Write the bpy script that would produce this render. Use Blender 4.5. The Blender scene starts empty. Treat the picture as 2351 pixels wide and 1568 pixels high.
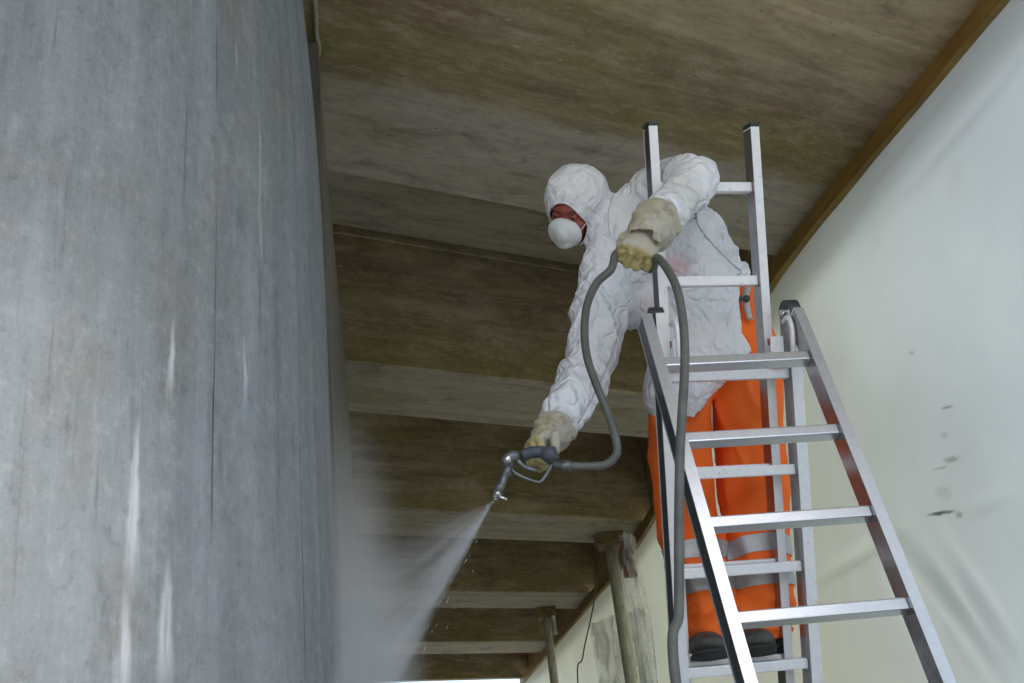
import bpy, bmesh, math, random
import numpy as np
from mathutils import Vector, Matrix, noise
from mathutils.bvhtree import BVHTree
random.seed(7)
V = Vector
scene = bpy.context.scene
COL = scene.collection

# ------------------------------------------------------------------ camera
PITCH, ROLL, FPX, CX, CY = math.radians(26.6), math.radians(7.0), 2500.0, 1175.5, 784.0
CAMPOS = V((0, 0, 1.6))
cf = V((0, math.cos(PITCH), math.sin(PITCH)))
_r0, _u0 = V((1, 0, 0)), V((0, -math.sin(PITCH), math.cos(PITCH)))
cr = math.cos(ROLL) * _r0 - math.sin(ROLL) * _u0
cu = math.cos(ROLL) * _u0 + math.sin(ROLL) * _r0
cam_data = bpy.data.cameras.new('camera')
cam = bpy.data.objects.new('camera', cam_data); COL.objects.link(cam)
M = Matrix((cr, cu, -cf)).transposed().to_4x4(); M.translation = CAMPOS
cam.matrix_world = M
cam_data.sensor_width = 36.0; cam_data.lens = 36.0 * FPX / 2351.0
cam_data.clip_start = 0.05; cam_data.clip_end = 3000
scene.camera = cam
# survey helpers: direction of sight of a photo pixel, met with a plane of the place
def ray(x, y): return cf + (x - CX) / FPX * cr - (y - CY) / FPX * cu
def atY(x, y, Y): d = ray(x, y); return CAMPOS + d * (Y / d.y)
def atZ(x, y, Z): d = ray(x, y); return CAMPOS + d * ((Z - CAMPOS.z) / d.z)

# ------------------------------------------------------------------ world, sun, exposure
SUN_EL, SUN_AZ = math.radians(36), math.radians(118)      # azimuth: clockwise from +Y (sun behind the camera, to the right)
world = bpy.data.worlds.new('World'); scene.world = world; world.use_nodes = True
wn = world.node_tree; wn.nodes.clear()
sky = wn.nodes.new('ShaderNodeTexSky'); sky.sky_type = 'NISHITA'; sky.sun_disc = False
sky.sun_elevation = SUN_EL; sky.sun_rotation = SUN_AZ; sky.air_density = 1.0; sky.dust_density = 3.0; sky.ozone_density = 1.0
bg = wn.nodes.new('ShaderNodeBackground'); bg.inputs['Strength'].default_value = 0.15
scene.cycles.volume_bounces = 2; scene.cycles.max_bounces = 8; scene.cycles.volume_step_rate = 2.0
wo = wn.nodes.new('ShaderNodeOutputWorld')
wn.links.new(sky.outputs[0], bg.inputs[0]); wn.links.new(bg.outputs[0], wo.inputs[0])
sd = bpy.data.lights.new('sun', 'SUN'); sd.energy = 2.0; sd.angle = math.radians(12); sd.color = (1, 0.95, 0.88)
sun = bpy.data.objects.new('sun', sd); COL.objects.link(sun)
sdir = V((math.sin(SUN_AZ) * math.cos(SUN_EL), math.cos(SUN_AZ) * math.cos(SUN_EL), math.sin(SUN_EL)))
sun.rotation_euler = sdir.to_track_quat('Z', 'Y').to_euler()
scene.view_settings.view_transform = 'Standard'; scene.view_settings.look = 'None'
scene.view_settings.gamma = 1; scene.view_settings.use_curve_mapping = False
scene.view_settings.exposure = 1.7

# ------------------------------------------------------------------ material helper
class Mat:
    def __init__(s, name, rough=0.7, metal=0.0, spec=0.5):
        s.m = bpy.data.materials.new(name); s.m.use_nodes = True
        s.t = s.m.node_tree; s.b = s.t.nodes['Principled BSDF']; s.out = s.t.nodes['Material Output']
        s.b.inputs['Roughness'].default_value = rough; s.b.inputs['Metallic'].default_value = metal
        s.b.inputs['Specular IOR Level'].default_value = spec
        s._tc = None
    def n(s, typ, **kw):
        nd = s.t.nodes.new(typ)
        for k, v in kw.items(): setattr(nd, k, v)
        return nd
    def l(s, a, b): s.t.links.new(a, b)
    def sock(s, sk, v):
        if isinstance(v, bpy.types.NodeSocket): s.l(v, sk)
        else:
            if sk.type == 'RGBA' and not hasattr(v, '__len__'): v = (v, v, v, 1)
            elif sk.type == 'RGBA' and len(v) == 3: v = (*v, 1)
            sk.default_value = v
    def coord(s, kind='Object'):
        if s._tc is None: s._tc = s.n('ShaderNodeTexCoord')
        return s._tc.outputs[kind]
    def map(s, vec, scale=(1, 1, 1), loc=(0, 0, 0), rot=(0, 0, 0)):
        m = s.n('ShaderNodeMapping'); s.l(vec, m.inputs[0])
        m.inputs['Scale'].default_value = scale; m.inputs['Location'].default_value = loc; m.inputs['Rotation'].default_value = rot
        return m.outputs[0]
    def noise(s, vec, scale=5, detail=5, rough=0.6, dist=0.0):
        n = s.n('ShaderNodeTexNoise'); s.l(vec, n.inputs['Vector'])
        n.inputs['Scale'].default_value = scale; n.inputs['Detail'].default_value = detail
        n.inputs['Roughness'].default_value = rough; n.inputs['Distortion'].default_value = dist
        return n.outputs['Fac']
    def ss(s, v, a, b, o0=0.0, o1=1.0):
        m = s.n('ShaderNodeMapRange', interpolation_type='SMOOTHSTEP'); s.sock(m.inputs[0], v)
        for i, q in enumerate((a, b, o0, o1)): m.inputs[i + 1].default_value = q
        return m.outputs[0]
    def math(s, op, a, b=0.0, c=0.0, clamp=False):
        m = s.n('ShaderNodeMath', operation=op, use_clamp=clamp)
        for i, q in enumerate((a, b, c)): s.sock(m.inputs[i], q)
        return m.outputs[0]
    def mix(s, f, a, b, mode='MIX'):
        m = s.n('ShaderNodeMix', data_type='RGBA', blend_type=mode)
        s.sock(m.inputs[0], f); s.sock(m.inputs[6], a); s.sock(m.inputs[7], b)
        return m.outputs[2]
    def sep(s, vec):
        m = s.n('ShaderNodeSeparateXYZ'); s.l(vec, m.inputs[0]); return m.outputs
    def color(s, c): s.sock(s.b.inputs['Base Color'], c)
    def rough(s, v): s.sock(s.b.inputs['Roughness'], v)
    def bump(s, h, strength=0.4, dist=0.01):
        m = s.n('ShaderNodeBump'); m.inputs['Strength'].default_value = strength; m.inputs['Distance'].default_value = dist
        s.sock(m.inputs['Height'], h); s.l(m.outputs[0], s.b.inputs['Normal'])

# ------------------------------------------------------------------ object helpers
def link_mesh(name, me, mat, parent=None):
    o = bpy.data.objects.new(name, me); COL.objects.link(o)
    if mat is not None:
        me.materials.clear(); me.materials.append(mat.m if isinstance(mat, Mat) else mat)
    if parent is not None: o.parent = parent
    return o
def obj(name, bm, mat, parent=None, smooth=False):
    me = bpy.data.meshes.new(name); bm.normal_update(); bm.to_mesh(me); bm.free()
    if smooth: me.shade_smooth()
    return link_mesh(name, me, mat, parent)
def tag(o, label=None, cat=None, group=None, kind=None):
    if label: o['label'] = label
    if cat: o['category'] = cat
    if group: o['group'] = group
    if kind: o['kind'] = kind
    return o
def empty(name, loc=(0, 0, 0)):
    o = bpy.data.objects.new(name, None); COL.objects.link(o); o.location = loc; o.empty_display_size = 0.1
    return o
def local(parent, o):      # keep world coordinates of a mesh parented to an Empty that is not rotated
    o.location = -V(parent.location) if parent.type == 'EMPTY' else V((0, 0, 0))
    return o
def box_bm(lo, hi, bev=0.0, mtx=None, bm=None):
    own = bmesh.new()
    bmesh.ops.create_cube(own, size=1)
    lo, hi = V(lo), V(hi)
    for v in own.verts: v.co = V([(lo[i] + hi[i]) / 2 + v.co[i] * (hi[i] - lo[i]) for i in range(3)])
    if bev: bmesh.ops.bevel(own, geom=own.edges[:], offset=bev, segments=2, affect='EDGES', profile=0.6)
    if mtx is not None: own.transform(mtx)
    if bm is None: return own
    me = bpy.data.meshes.new('t'); own.to_mesh(me); own.free(); bm.from_mesh(me); bpy.data.meshes.remove(me)
    return bm
def frame(origin, x, y):
    x = V(x).normalized(); y = V(y); y = (y - x * y.dot(x)).normalized(); z = x.cross(y)
    m = Matrix((x, y, z)).transposed().to_4x4(); m.translation = V(origin); return m
def catmull(pts, n=8):
    pts = [V(p) for p in pts]; P = [pts[0] * 2 - pts[1]] + pts + [pts[-1] * 2 - pts[-2]]; out = []
    for i in range(1, len(P) - 2):
        a, b, c, d = P[i - 1:i + 3]
        for k in range(n):
            t = k / n
            out.append(0.5 * ((2 * b) + (c - a) * t + (2 * a - 5 * b + 4 * c - d) * t * t + (3 * b - a - 3 * c + d) * t ** 3))
    out.append(pts[-1]); return out
def tube_bm(pts, r, seg=12, closed=False, cap=True, bm=None, flat=None):
    pts = [V(p) for p in pts]
    if not hasattr(r, '__len__'): r = [r] * len(pts)
    bm = bm or bmesh.new(); rings = []; n = len(pts)
    nrm = None
    for i, p in enumerate(pts):
        if closed: t = pts[(i + 1) % n] - pts[i - 1]
        else: t = pts[min(i + 1, n - 1)] - pts[max(i - 1, 0)]
        t.normalize()
        if nrm is None: nrm = t.orthogonal().normalized()
        nrm = (nrm - t * nrm.dot(t)).normalized(); b = t.cross(nrm)
        rings.append([bm.verts.new(p + (nrm * math.cos(a) + b * math.sin(a)) * r[i]) for a in [2 * math.pi * k / seg for k in range(seg)]])
    for i in range(n if closed else n - 1):
        A, B = rings[i], rings[(i + 1) % n]
        for k in range(seg): bm.faces.new((A[k], A[(k + 1) % seg], B[(k + 1) % seg], B[k]))
    if cap and not closed:
        bm.faces.new(rings[0][::-1]); bm.faces.new(rings[-1])
    return bm
def prism_bm(poly, length, mtx, bm=None):     # polygon (x, y) swept along local z from 0 to length
    bm = bm or bmesh.new()
    a = [bm.verts.new(mtx @ V((x, y, 0))) for x, y in poly]; b = [bm.verts.new(mtx @ V((x, y, length))) for x, y in poly]
    n = len(poly)
    for i in range(n): bm.faces.new((a[i], a[(i + 1) % n], b[(i + 1) % n], b[i]))
    bm.faces.new(a[::-1]); bm.faces.new(b)
    bmesh.ops.recalc_face_normals(bm, faces=bm.faces[:])
    return bm

# sculpted forms: overlapping ellipsoids fused into one skin
_ico = bmesh.new(); bmesh.ops.create_icosphere(_ico, subdivisions=3, radius=1)
ICO_V = np.array([v.co[:] for v in _ico.verts]); ICO_F = [[v.index for v in f.verts] for f in _ico.faces]; _ico.free()
class Blob:
    def __init__(s): s.v = []; s.f = []
    def ell(s, c, rad, mtx=None):
        rad = np.array(rad if hasattr(rad, '__len__') else (rad,) * 3)
        v = ICO_V * rad
        if mtx is not None: v = v @ np.array(mtx.to_3x3()).T
        k = sum(len(q) for q in s.v)
        s.v.append(v + np.array(c)); s.f += [[a + k for a in f] for f in ICO_F]; return s
    def chain(s, pts, rs, step=0.35, mtx=None):
        for (a, b), (ra, rb) in zip(zip(pts, pts[1:]), zip(rs, rs[1:])):
            a, b = V(a), V(b)
            ra = np.array(ra if hasattr(ra, '__len__') else (ra,) * 3); rb = np.array(rb if hasattr(rb, '__len__') else (rb,) * 3)
            n = max(2, int((b - a).length / (min(ra.min(), rb.min()) * step)) + 1)
            for i in range(n + 1):
                t = i / n; s.ell(a.lerp(b, t), ra * (1 - t) + rb * t, mtx)
        return s
    def mesh(s, name, voxel=0.008, smooth=6, fac=0.5):
        me = bpy.data.meshes.new(name); me.from_pydata(np.concatenate(s.v).tolist(), [], s.f)
        o = bpy.data.objects.new('tmp', me); COL.objects.link(o)
        r = o.modifiers.new('r', 'REMESH'); r.mode = 'VOXEL'; r.voxel_size = voxel
        if smooth:
            q = o.modifiers.new('s', 'SMOOTH'); q.factor = fac; q.iterations = smooth
        dg = bpy.context.evaluated_depsgraph_get(); ev = o.evaluated_get(dg)
        out = bpy.data.meshes.new_from_object(ev); out.name = name
        bpy.data.objects.remove(o); bpy.data.meshes.remove(me)
        return out
def ridge(p, f):
    return 1 - abs(noise.noise(p * f)) * 2
def crumple(me, fn):        # move every vertex along its normal by fn(position, normal)
    n = len(me.vertices); co = np.empty(n * 3); me.vertices.foreach_get('co', co)
    nr = np.array([v.normal[:] for v in me.vertices]); co = co.reshape(-1, 3)
    d = np.array([fn(V(c), V(k)) for c, k in zip(co, nr)])
    me.vertices.foreach_set('co', (co + nr * d[:, None]).ravel()); me.update()

# ================================================================== MATERIALS
def concrete_ceiling():
    m = Mat('stained_concrete', 0.85, spec=0.3)
    c = m.coord('Object'); x, y, z = m.sep(c)
    st = m.map(c, (0.5, 4.5, 4.5)); n1 = m.noise(st, 2.4, 8, 0.70, 0.5)      # board-marked grain along the beam
    n2 = m.noise(c, 1.1, 6, 0.6); n3 = m.noise(c, 9, 6, 0.7); n4 = m.noise(m.map(c, (0.8, 2.2, 2.2), (5, 3, 1)), 1.3, 5, 0.6)
    base = m.mix(m.ss(n1, 0.33, 0.68), (0.105, 0.090, 0.064), (0.20, 0.172, 0.125))
    base = m.mix(m.ss(n4, 0.42, 0.66, 0, .7), base, (0.12, 0.108, 0.040), 'MIX')
    base = m.mix(m.ss(n2, 0.45, 0.7, 0, .75), base, (0.10, 0.066, 0.042))
    geo = m.n('ShaderNodeNewGeometry'); nz = m.sep(geo.outputs['True Normal'])[2]
    down = m.ss(m.math('ABSOLUTE', nz), 0.5, 0.9)
    grey = m.mix(m.ss(n1, 0.3, 0.7), (0.155, 0.150, 0.14), (0.225, 0.22, 0.205))
    grey = m.mix(m.ss(n4, 0.5, 0.7, 0, .5), grey, (0.13, 0.125, 0.06))
    # the near cross-head keeps brown and algae towards the camera, the cut face at its far edge is clean grey
    wob = m.math('ADD', y, m.math('MULTIPLY', m.math('SUBTRACT', m.noise(m.map(c, (1, 3, 3)), 1.6, 4), 0.5), 0.28))
    soff = m.math('MULTIPLY', down, m.ss(wob, 3.18, 3.30))
    col = m.mix(soff, base, grey)
    band = m.math('MULTIPLY', m.math('MULTIPLY', m.ss(wob, 2.75, 3.12), m.ss(wob, 3.24, 3.12)), down)
    col = m.mix(m.math('MULTIPLY', band, m.ss(n2, .3, .6, .3, .8)), col, (0.115, 0.105, 0.042))
    near = m.math('MULTIPLY', m.ss(wob, 2.75, 2.2), down)
    warm = m.mix(m.ss(n1, .3, .7), (0.17, 0.142, 0.098), (0.29, 0.247, 0.18))
    col = m.mix(m.math('MULTIPLY', near, .75), col, warm)
    # joint lines cast by the shutter boards
    def line(yc, w, src=wob): return m.math('MULTIPLY', m.ss(src, yc - w, yc), m.ss(src, yc + w, yc))
    ln = line(2.28, .02, y)
    col = m.mix(m.math('MULTIPLY', m.math('MULTIPLY', ln, down), m.ss(n3, .35, .6, .1, .6)), col, (0.34, 0.30, 0.23))
    # blow holes and pale lime spots
    vo = m.n('ShaderNodeTexVoronoi'); m.l(m.map(c, (1, 2.2, 2.2)), vo.inputs['Vector']); vo.inputs['Scale'].default_value = 7
    hole = m.ss(vo.outputs['Distance'], 0.09, 0.03)
    col = m.mix(m.math('MULTIPLY', hole, m.ss(n2, .45, .55)), col, (0.05, 0.045, 0.035))
    vo2 = m.n('ShaderNodeTexVoronoi'); m.l(m.map(c, (1.2, 3.5, 3.5), (3, 1, 7)), vo2.inputs['Vector']); vo2.inputs['Scale'].default_value = 4
    col = m.mix(m.math('MULTIPLY', m.ss(vo2.outputs['Distance'], 0.16, 0.05), m.ss(n3, .5, .6, 0, .5)), col, (0.34, 0.32, 0.27))
    col = m.mix(m.ss(n3, .5, .75, 0, .35), col, (0.07, 0.062, 0.045))
    n5 = m.noise(m.map(c, (1.6, 6, 6), (2, 8, 3)), 4.0, 8, .75); col = m.mix(m.ss(n5, .48, .66, 0, .4), col, (0.25, 0.225, 0.17)); col = m.mix(m.ss(n5, .46, .3, 0, .45), col, (0.06, 0.052, 0.035))
    low = m.math('MULTIPLY', m.math('SUBTRACT', 1.0, down), m.math('MULTIPLY', m.ss(m.math('ADD', z, m.math('MULTIPLY', n2, .3)), .55, .2), m.ss(n2, .40, .60, .1, .6)))
    col = m.mix(low, col, (0.125, 0.118, 0.035))
    n6 = m.noise(m.map(c, (.8, 2.0, 2.0), (7, 1, 2)), 2.6, 7, .75, .6); n7 = m.noise(c, 28, 6, .75)
    col = m.mix(m.ss(n6, .50, .64, 0, .45), col, (0.24, 0.215, 0.17)); col = m.mix(m.ss(n6, .47, .34, 0, .5), col, (0.07, 0.062, 0.045))
    col = m.mix(m.ss(n7, .55, .72, 0, .4), col, (0.27, 0.25, 0.20)); col = m.mix(m.ss(n7, .42, .3, 0, .5), col, (0.05, 0.045, 0.035))
    col = m.mix(1.0, col, (2.02, 1.90, 1.72), 'MULTIPLY')
    m.color(col); m.bump(m.math('ADD', m.math('MULTIPLY', n1, 0.7), m.math('MULTIPLY', n3, 0.5)), 0.6, 0.012)
    return m
M_CEIL = concrete_ceiling()

def column_mat(streaks, cracks):
    m = Mat('wet_column_concrete', 0.5, spec=0.4)
    c = m.coord('UV'); u, z, _ = m.sep(c)
    comb = m.n('ShaderNodeCombineXYZ'); wv = m.noise(m.map(c, (1.5, 0.5, 1)), 1.0, 3)
    uu = m.math('ADD', u, m.math('MULTIPLY', m.math('SUBTRACT', wv, 0.5), 0.05)); m.l(uu, comb.inputs[0]); m.l(z, comb.inputs[1]); cc = comb.outputs[0]
    s1 = m.noise(m.map(cc, (9, 0.30, 1)), 1.0, 6, 0.6); s2 = m.noise(m.map(cc, (42, 0.8, 1), (4, 2, 0)), 1.0, 4, 0.6)
    s3 = m.noise(m.map(cc, (4.5, 0.9, 1), (1, 7, 0)), 1.0, 6, 0.65); g = m.noise(m.map(c, (30, 20, 1)), 1.0, 6, 0.75)
    b1 = m.noise(m.map(c, (3, 2, 1), (9, 2, 0)), 1.0, 6, .65)
    bl = m.noise(m.map(cc, (2.6, 1.3, 1), (3, 3, 0)), 1.0, 7, 0.72); bl2 = m.noise(m.map(cc, (7, 3.2, 1), (8, 1, 0)), 1.0, 7, 0.75); g2 = m.noise(m.map(c, (75, 60, 1)), 1.0, 5, 0.8)
    s4 = m.noise(m.map(cc, (26, 0.9, 1), (4, 9, 0)), 1.0, 9, 0.72)
    col = m.mix(m.ss(s1, 0.32, 0.68), (0.185, 0.205, 0.225), (0.265, 0.290, 0.315))
    col = m.mix(m.ss(bl, 0.46, 0.66, 0, .7), col, (0.215, 0.212, 0.190))
    col = m.mix(m.ss(bl, 0.44, 0.30, 0, .6), col, (0.175, 0.185, 0.225))
    col = m.mix(m.ss(bl2, 0.52, 0.68, 0, .5), col, (0.33, 0.345, 0.355))
    col = m.mix(m.ss(bl2, 0.46, 0.32, 0, .5), col, (0.13, 0.135, 0.14))
    col = m.mix(m.ss(s4, 0.55, 0.72, 0, .5), col, (0.36, 0.385, 0.405))
    col = m.mix(m.ss(s4, 0.44, 0.30, 0, .55), col, (0.11, 0.12, 0.13))
    col = m.mix(m.ss(s3, 0.5, 0.7, 0, .35), col, (0.195, 0.185, 0.15))
    col = m.mix(m.ss(g, 0.52, 0.68, 0, .35), col, (0.40, 0.41, 0.41))
    col = m.mix(m.ss(g, 0.48, 0.32, 0, .35), col, (0.10, 0.105, 0.11))
    col = m.mix(m.ss(g2, 0.55, 0.7, 0, .3), col, (0.42, 0.43, 0.43)); col = m.mix(m.ss(g2, 0.45, 0.3, 0, .3), col, (0.09, 0.09, 0.095))
    col = m.mix(1.0, col, (1.08, 1.11, 1.13), 'MULTIPLY')
    for (uc, w, z0, z1, amp, kind) in streaks + cracks:
        wb = m.noise(m.map(c, (0.0, 5.0, 1), (uc * 13, 0, 0)), 1.0, 4, .6)
        uq = m.math('ADD', u, m.math('MULTIPLY', m.math('SUBTRACT', wb, 0.5), 0.035 if kind == 'w' else 0.012))
        d = m.math('ABSOLUTE', m.math('SUBTRACT', uq, uc))
        wid = m.ss(z, z0, z1, 1.0, 0.35)
        msk = m.math('MULTIPLY', m.ss(m.math('DIVIDE', d, wid), w, w * 0.25), m.math('MULTIPLY', m.ss(z, z1, z1 - 0.12), m.ss(z, z0 - 0.05, z0 + 0.1)))
        msk = m.math('MULTIPLY', msk, m.ss(m.noise(m.map(c, (60, 4, 1), (uc * 7, 1, 0)), 1, 4, .6), .3, .6, .35, 1.0))
        col = m.mix(m.math('MULTIPLY', msk, amp), col, (0.62, 0.66, 0.70) if kind == 'w' else (0.045, 0.05, 0.06))
    m.color(col); m.rough(m.ss(s3, .3, .7, .62, .85))
    m.bump(m.math('ADD', m.math('MULTIPLY', bl2, 0.8), m.math('ADD', m.math('MULTIPLY', s4, .5), m.math('MULTIPLY', g, 0.5))), 0.7, 0.008)
    return m

def plain(name, colA, colB=None, rough=0.7, metal=0.0, scale=12, bump=0.15, spec=0.5, stretch=(1, 1, 1), dist=0.004):
    m = Mat(name, rough, metal, spec); c = m.map(m.coord('Object'), stretch); n = m.noise(c, scale, 6, 0.65)
    m.color(m.mix(m.ss(n, 0.3, 0.7), colA, colB or tuple(q * 0.7 for q in colA)))
    if bump: m.bump(m.noise(c, scale * 4, 4, .6), bump, dist)
    return m
M_ALU = plain('brushed_aluminium', (0.86, 0.87, 0.89), (0.80, 0.81, 0.83), 0.45, 0.25, 60, 0.03, stretch=(1, 1, 1))
def spatter(M):      # dried splashes and scratches on the ladder
    src = M.b.inputs['Base Color'].links[0].from_socket; c = M.coord('Object')
    n = M.noise(c, 45, 4, .8); n2 = M.noise(c, 3.5, 4, .6)
    M.color(M.mix(M.math('MULTIPLY', M.ss(n, .60, .68), M.ss(n2, .45, .6, .1, .6)), src, (0.36, 0.36, 0.34)))
M_ALU2 = plain('dull_aluminium', (0.72, 0.75, 0.79), (0.66, 0.69, 0.73), 0.28, 0.72, 60, 0.03)
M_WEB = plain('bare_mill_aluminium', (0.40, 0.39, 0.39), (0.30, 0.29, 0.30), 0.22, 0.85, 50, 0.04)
M_CHANSHADE = plain('channel_shade_paint', (0.045, 0.06, 0.075), (0.085, 0.10, 0.12), 0.35, 0.4, 40, 0.05)  # near-black colour carries the shade inside the stile channels
spatter(M_ALU); spatter(M_ALU2)
M_BLACK = plain('black_plastic', (0.03, 0.035, 0.038), (0.05, 0.055, 0.06), 0.45)
M_RED = plain('red_plastic', (0.42, 0.02, 0.05), (0.35, 0.02, 0.04), 0.4)
M_ORANGE = plain('fluorescent_orange_cloth', (1.0, 0.195, 0.022), (1.0, 0.150, 0.014), 0.8, scale=5, bump=0.3)
M_BAND = plain('reflective_tape', (0.50, 0.51, 0.52), (0.40, 0.41, 0.43), 0.4, 0.3, scale=20)
M_BOOT = plain('dusty_black_leather', (0.03, 0.032, 0.030), (0.10, 0.098, 0.088), 0.6, scale=14, bump=0.3)
M_SOLE = plain('black_rubber', (0.018, 0.02, 0.02), (0.03, 0.03, 0.03), 0.7)
M_SKIN = plain('reddened_skin', (0.40, 0.10, 0.075), (0.30, 0.065, 0.05), 0.5, scale=30, bump=0.1)
M_EYE = plain('eye_white', (0.5, 0.45, 0.42), (0.45, 0.4, 0.38), 0.2)
M_IRIS = plain('dark_iris', (0.03, 0.02, 0.015), (0.02, 0.015, 0.01), 0.2)
M_BROW = plain('brown_eyebrow', (0.12, 0.05, 0.035), (0.09, 0.04, 0.03), 0.9)
M_MASK = plain('white_mask_felt', (0.74, 0.78, 0.78), (0.64, 0.68, 0.68), 0.85, scale=18, bump=0.2)
M_ELASTIC = plain('grey_elastic', (0.62, 0.62, 0.62), (0.5, 0.5, 0.5), 0.8)
M_SEAM = plain('suit_seam_stitch', (0.50, 0.51, 0.53), (0.42, 0.43, 0.45), 0.85, bump=0)
M_HOSE = plain('grey_rubber_hose', (0.125, 0.13, 0.115), (0.085, 0.085, 0.08), 0.5, scale=16, bump=0.1)
M_STEEL = plain('worn_steel', (0.20, 0.22, 0.23), (0.12, 0.13, 0.14), 0.4, 0.6, scale=35)
M_CHROME = plain('bright_steel', (0.75, 0.76, 0.76), (0.6, 0.6, 0.6), 0.18, 0.9, scale=30, bump=0)
M_GUN = plain('dark_blue_grey_plastic', (0.075, 0.085, 0.11), (0.05, 0.055, 0.07), 0.5, scale=30)
M_BATTEN = plain('varnished_timber', (0.36, 0.235, 0.05), (0.22, 0.14, 0.035), 0.6, scale=4, bump=0.3, stretch=(1, 1, 6))
M_PROP = plain('cement_caked_steel', (0.80, 0.80, 0.72), (0.46, 0.45, 0.36), 0.7, 0.1, scale=14, bump=0.5, stretch=(3, 3, 0.6))
M_CAP = plain('ochre_timber_head', (0.26, 0.19, 0.08), (0.15, 0.11, 0.05), 0.8, scale=14)
M_REDSTEEL = plain('red_primer_steel', (0.20, 0.035, 0.02), (0.12, 0.02, 0.012), 0.6, scale=10)

def suit_mat(patch_c, patches=()):
    m = Mat('white_coverall_fabric', 0.72, spec=0.35); c = m.coord('Object')
    n = m.noise(c, 6, 6, .6); n2 = m.noise(c, 38, 5, .7)
    col = m.mix(m.ss(n, .35, .7), (0.84, 0.86, 0.90), (0.77, 0.80, 0.85))
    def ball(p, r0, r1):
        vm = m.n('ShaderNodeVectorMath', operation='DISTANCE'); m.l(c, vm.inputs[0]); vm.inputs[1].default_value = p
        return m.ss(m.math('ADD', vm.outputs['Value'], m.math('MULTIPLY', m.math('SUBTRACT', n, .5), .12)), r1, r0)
    for p, r, cc, a in patches:
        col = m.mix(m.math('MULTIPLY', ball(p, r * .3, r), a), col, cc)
    m.color(col)
    mus = m.noise(m.map(c, (1, 1, 1)), 9, 3, .5, 1.2)
    wv = m.n('ShaderNodeTexVoronoi', feature='DISTANCE_TO_EDGE'); m.l(m.map(m.coord('Object'), (1, 1, .6)), wv.inputs['Vector']); wv.inputs['Scale'].default_value = 16
    dn = m.n('ShaderNodeTexNoise'); m.l(c, dn.inputs['Vector']); dn.inputs['Scale'].default_value = 7; vm2 = m.n('ShaderNodeVectorMath', operation='MULTIPLY_ADD')
    m.l(dn.outputs['Color'], vm2.inputs[0]); vm2.inputs[1].default_value = (.25, .25, .25); m.l(m.map(c, (1, 1, .6)), vm2.inputs[2]); m.l(vm2.outputs[0], wv.inputs['Vector'])
    m.bump(m.math('ADD', m.math('MULTIPLY', mus, 0.9), m.math('ADD', m.math('MULTIPLY', n2, .1), m.ss(wv.outputs['Distance'], 0, .25, 0, .2))), 1.0, 0.020)
    return m
def glove_mat(name='cement_dusted_leather_glove', a=(0.46, 0.44, 0.37), b=(0.42, 0.37, 0.24)):
    m = Mat(name, 0.8); c = m.coord('Object'); n = m.noise(c, 20, 6, .65); n2 = m.noise(c, 7, 5, .6)
    col = m.mix(m.ss(n2, .4, .65), a, b)
    col = m.mix(m.ss(n, .5, .72, 0, .7), col, (0.12, 0.10, 0.05))
    m.color(col); m.bump(n, .5, .006); return m
M_GLOVE = glove_mat(); M_GLOVE2 = glove_mat('yellow_leather_fingers', (0.48, 0.41, 0.19), (0.34, 0.27, 0.12))

def sheet_mat():
    m = Mat('milky_polythene_sheet', 0.55, spec=0.3); c = m.coord('Object'); u = m.coord('UV')
    n = m.noise(c, 0.7, 5, .6); n2 = m.noise(c, 4.0, 6, .65); n3 = m.noise(m.map(c, (1, 1, 4)), 12, 5, .7)
    col = m.mix(m.ss(n, .35, .65), (0.56, 0.59, 0.575), (0.50, 0.535, 0.55))
    us, uz, _ = m.sep(u)
    col = m.mix(1.0, col, (0.95, 0.99, 1.01), 'MULTIPLY')
    yel = m.ss(m.math('ADD', us, m.math('MULTIPLY', m.math('SUBTRACT', n, .5), 2.0)), .2, 3.0, 0, .85)  # warmer light further along the sheet, put into its colour
    col = m.mix(yel, col, (0.42, 0.42, 0.30))
    col = m.mix(m.ss(n2, .55, .75, 0, .25), col, (0.42, 0.43, 0.38))
    for (ps, pz, rs, rz, a) in SMUDGES:
        dx = m.math('DIVIDE', m.math('SUBTRACT', us, ps), rs); dz = m.math('DIVIDE', m.math('ADD', m.math('SUBTRACT', uz, pz), m.math('MULTIPLY', m.math('SUBTRACT', us, ps), -0.25)), rz)
        d = m.math('SQRT', m.math('ADD', m.math('MULTIPLY', dx, dx), m.math('MULTIPLY', dz, dz)))
        k = m.math('MULTIPLY', m.ss(m.math('ADD', d, m.math('MULTIPLY', m.math('SUBTRACT', n3, .5), 1.8)), 1.1, 0.2), a)
        col = m.mix(k, col, (0.10, 0.11, 0.09))
    m.color(col)
    tr = m.n('ShaderNodeBsdfTranslucent'); m.l(m.mix(0.6, col, (0.72, 0.86, 1.0), 'MULTIPLY'), tr.inputs['Color'])
    mx = m.n('ShaderNodeMixShader'); mx.inputs[0].default_value = 0.23
    m.l(m.b.outputs[0], mx.inputs[1]); m.l(tr.outputs[0], mx.inputs[2]); m.l(mx.outputs[0], m.out.inputs['Surface'])
    m.bump(m.noise(c, 3, 4, .6), .25, .02)
    return m

# ================================================================== GROUND
HC = 4.6     # height of the beam soffits above the ground
gm = plain('compacted_gravel_ground', (0.40, 0.375, 0.33), (0.28, 0.26, 0.23), 0.9, scale=0.8, bump=0.6, dist=0.03)
bm = bmesh.new(); bmesh.ops.create_grid(bm, x_segments=40, y_segments=40, size=600)
g = obj('ground', bm, gm); tag(g, 'pale compacted gravel ground under and around the bridge', kind='structure')

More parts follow.
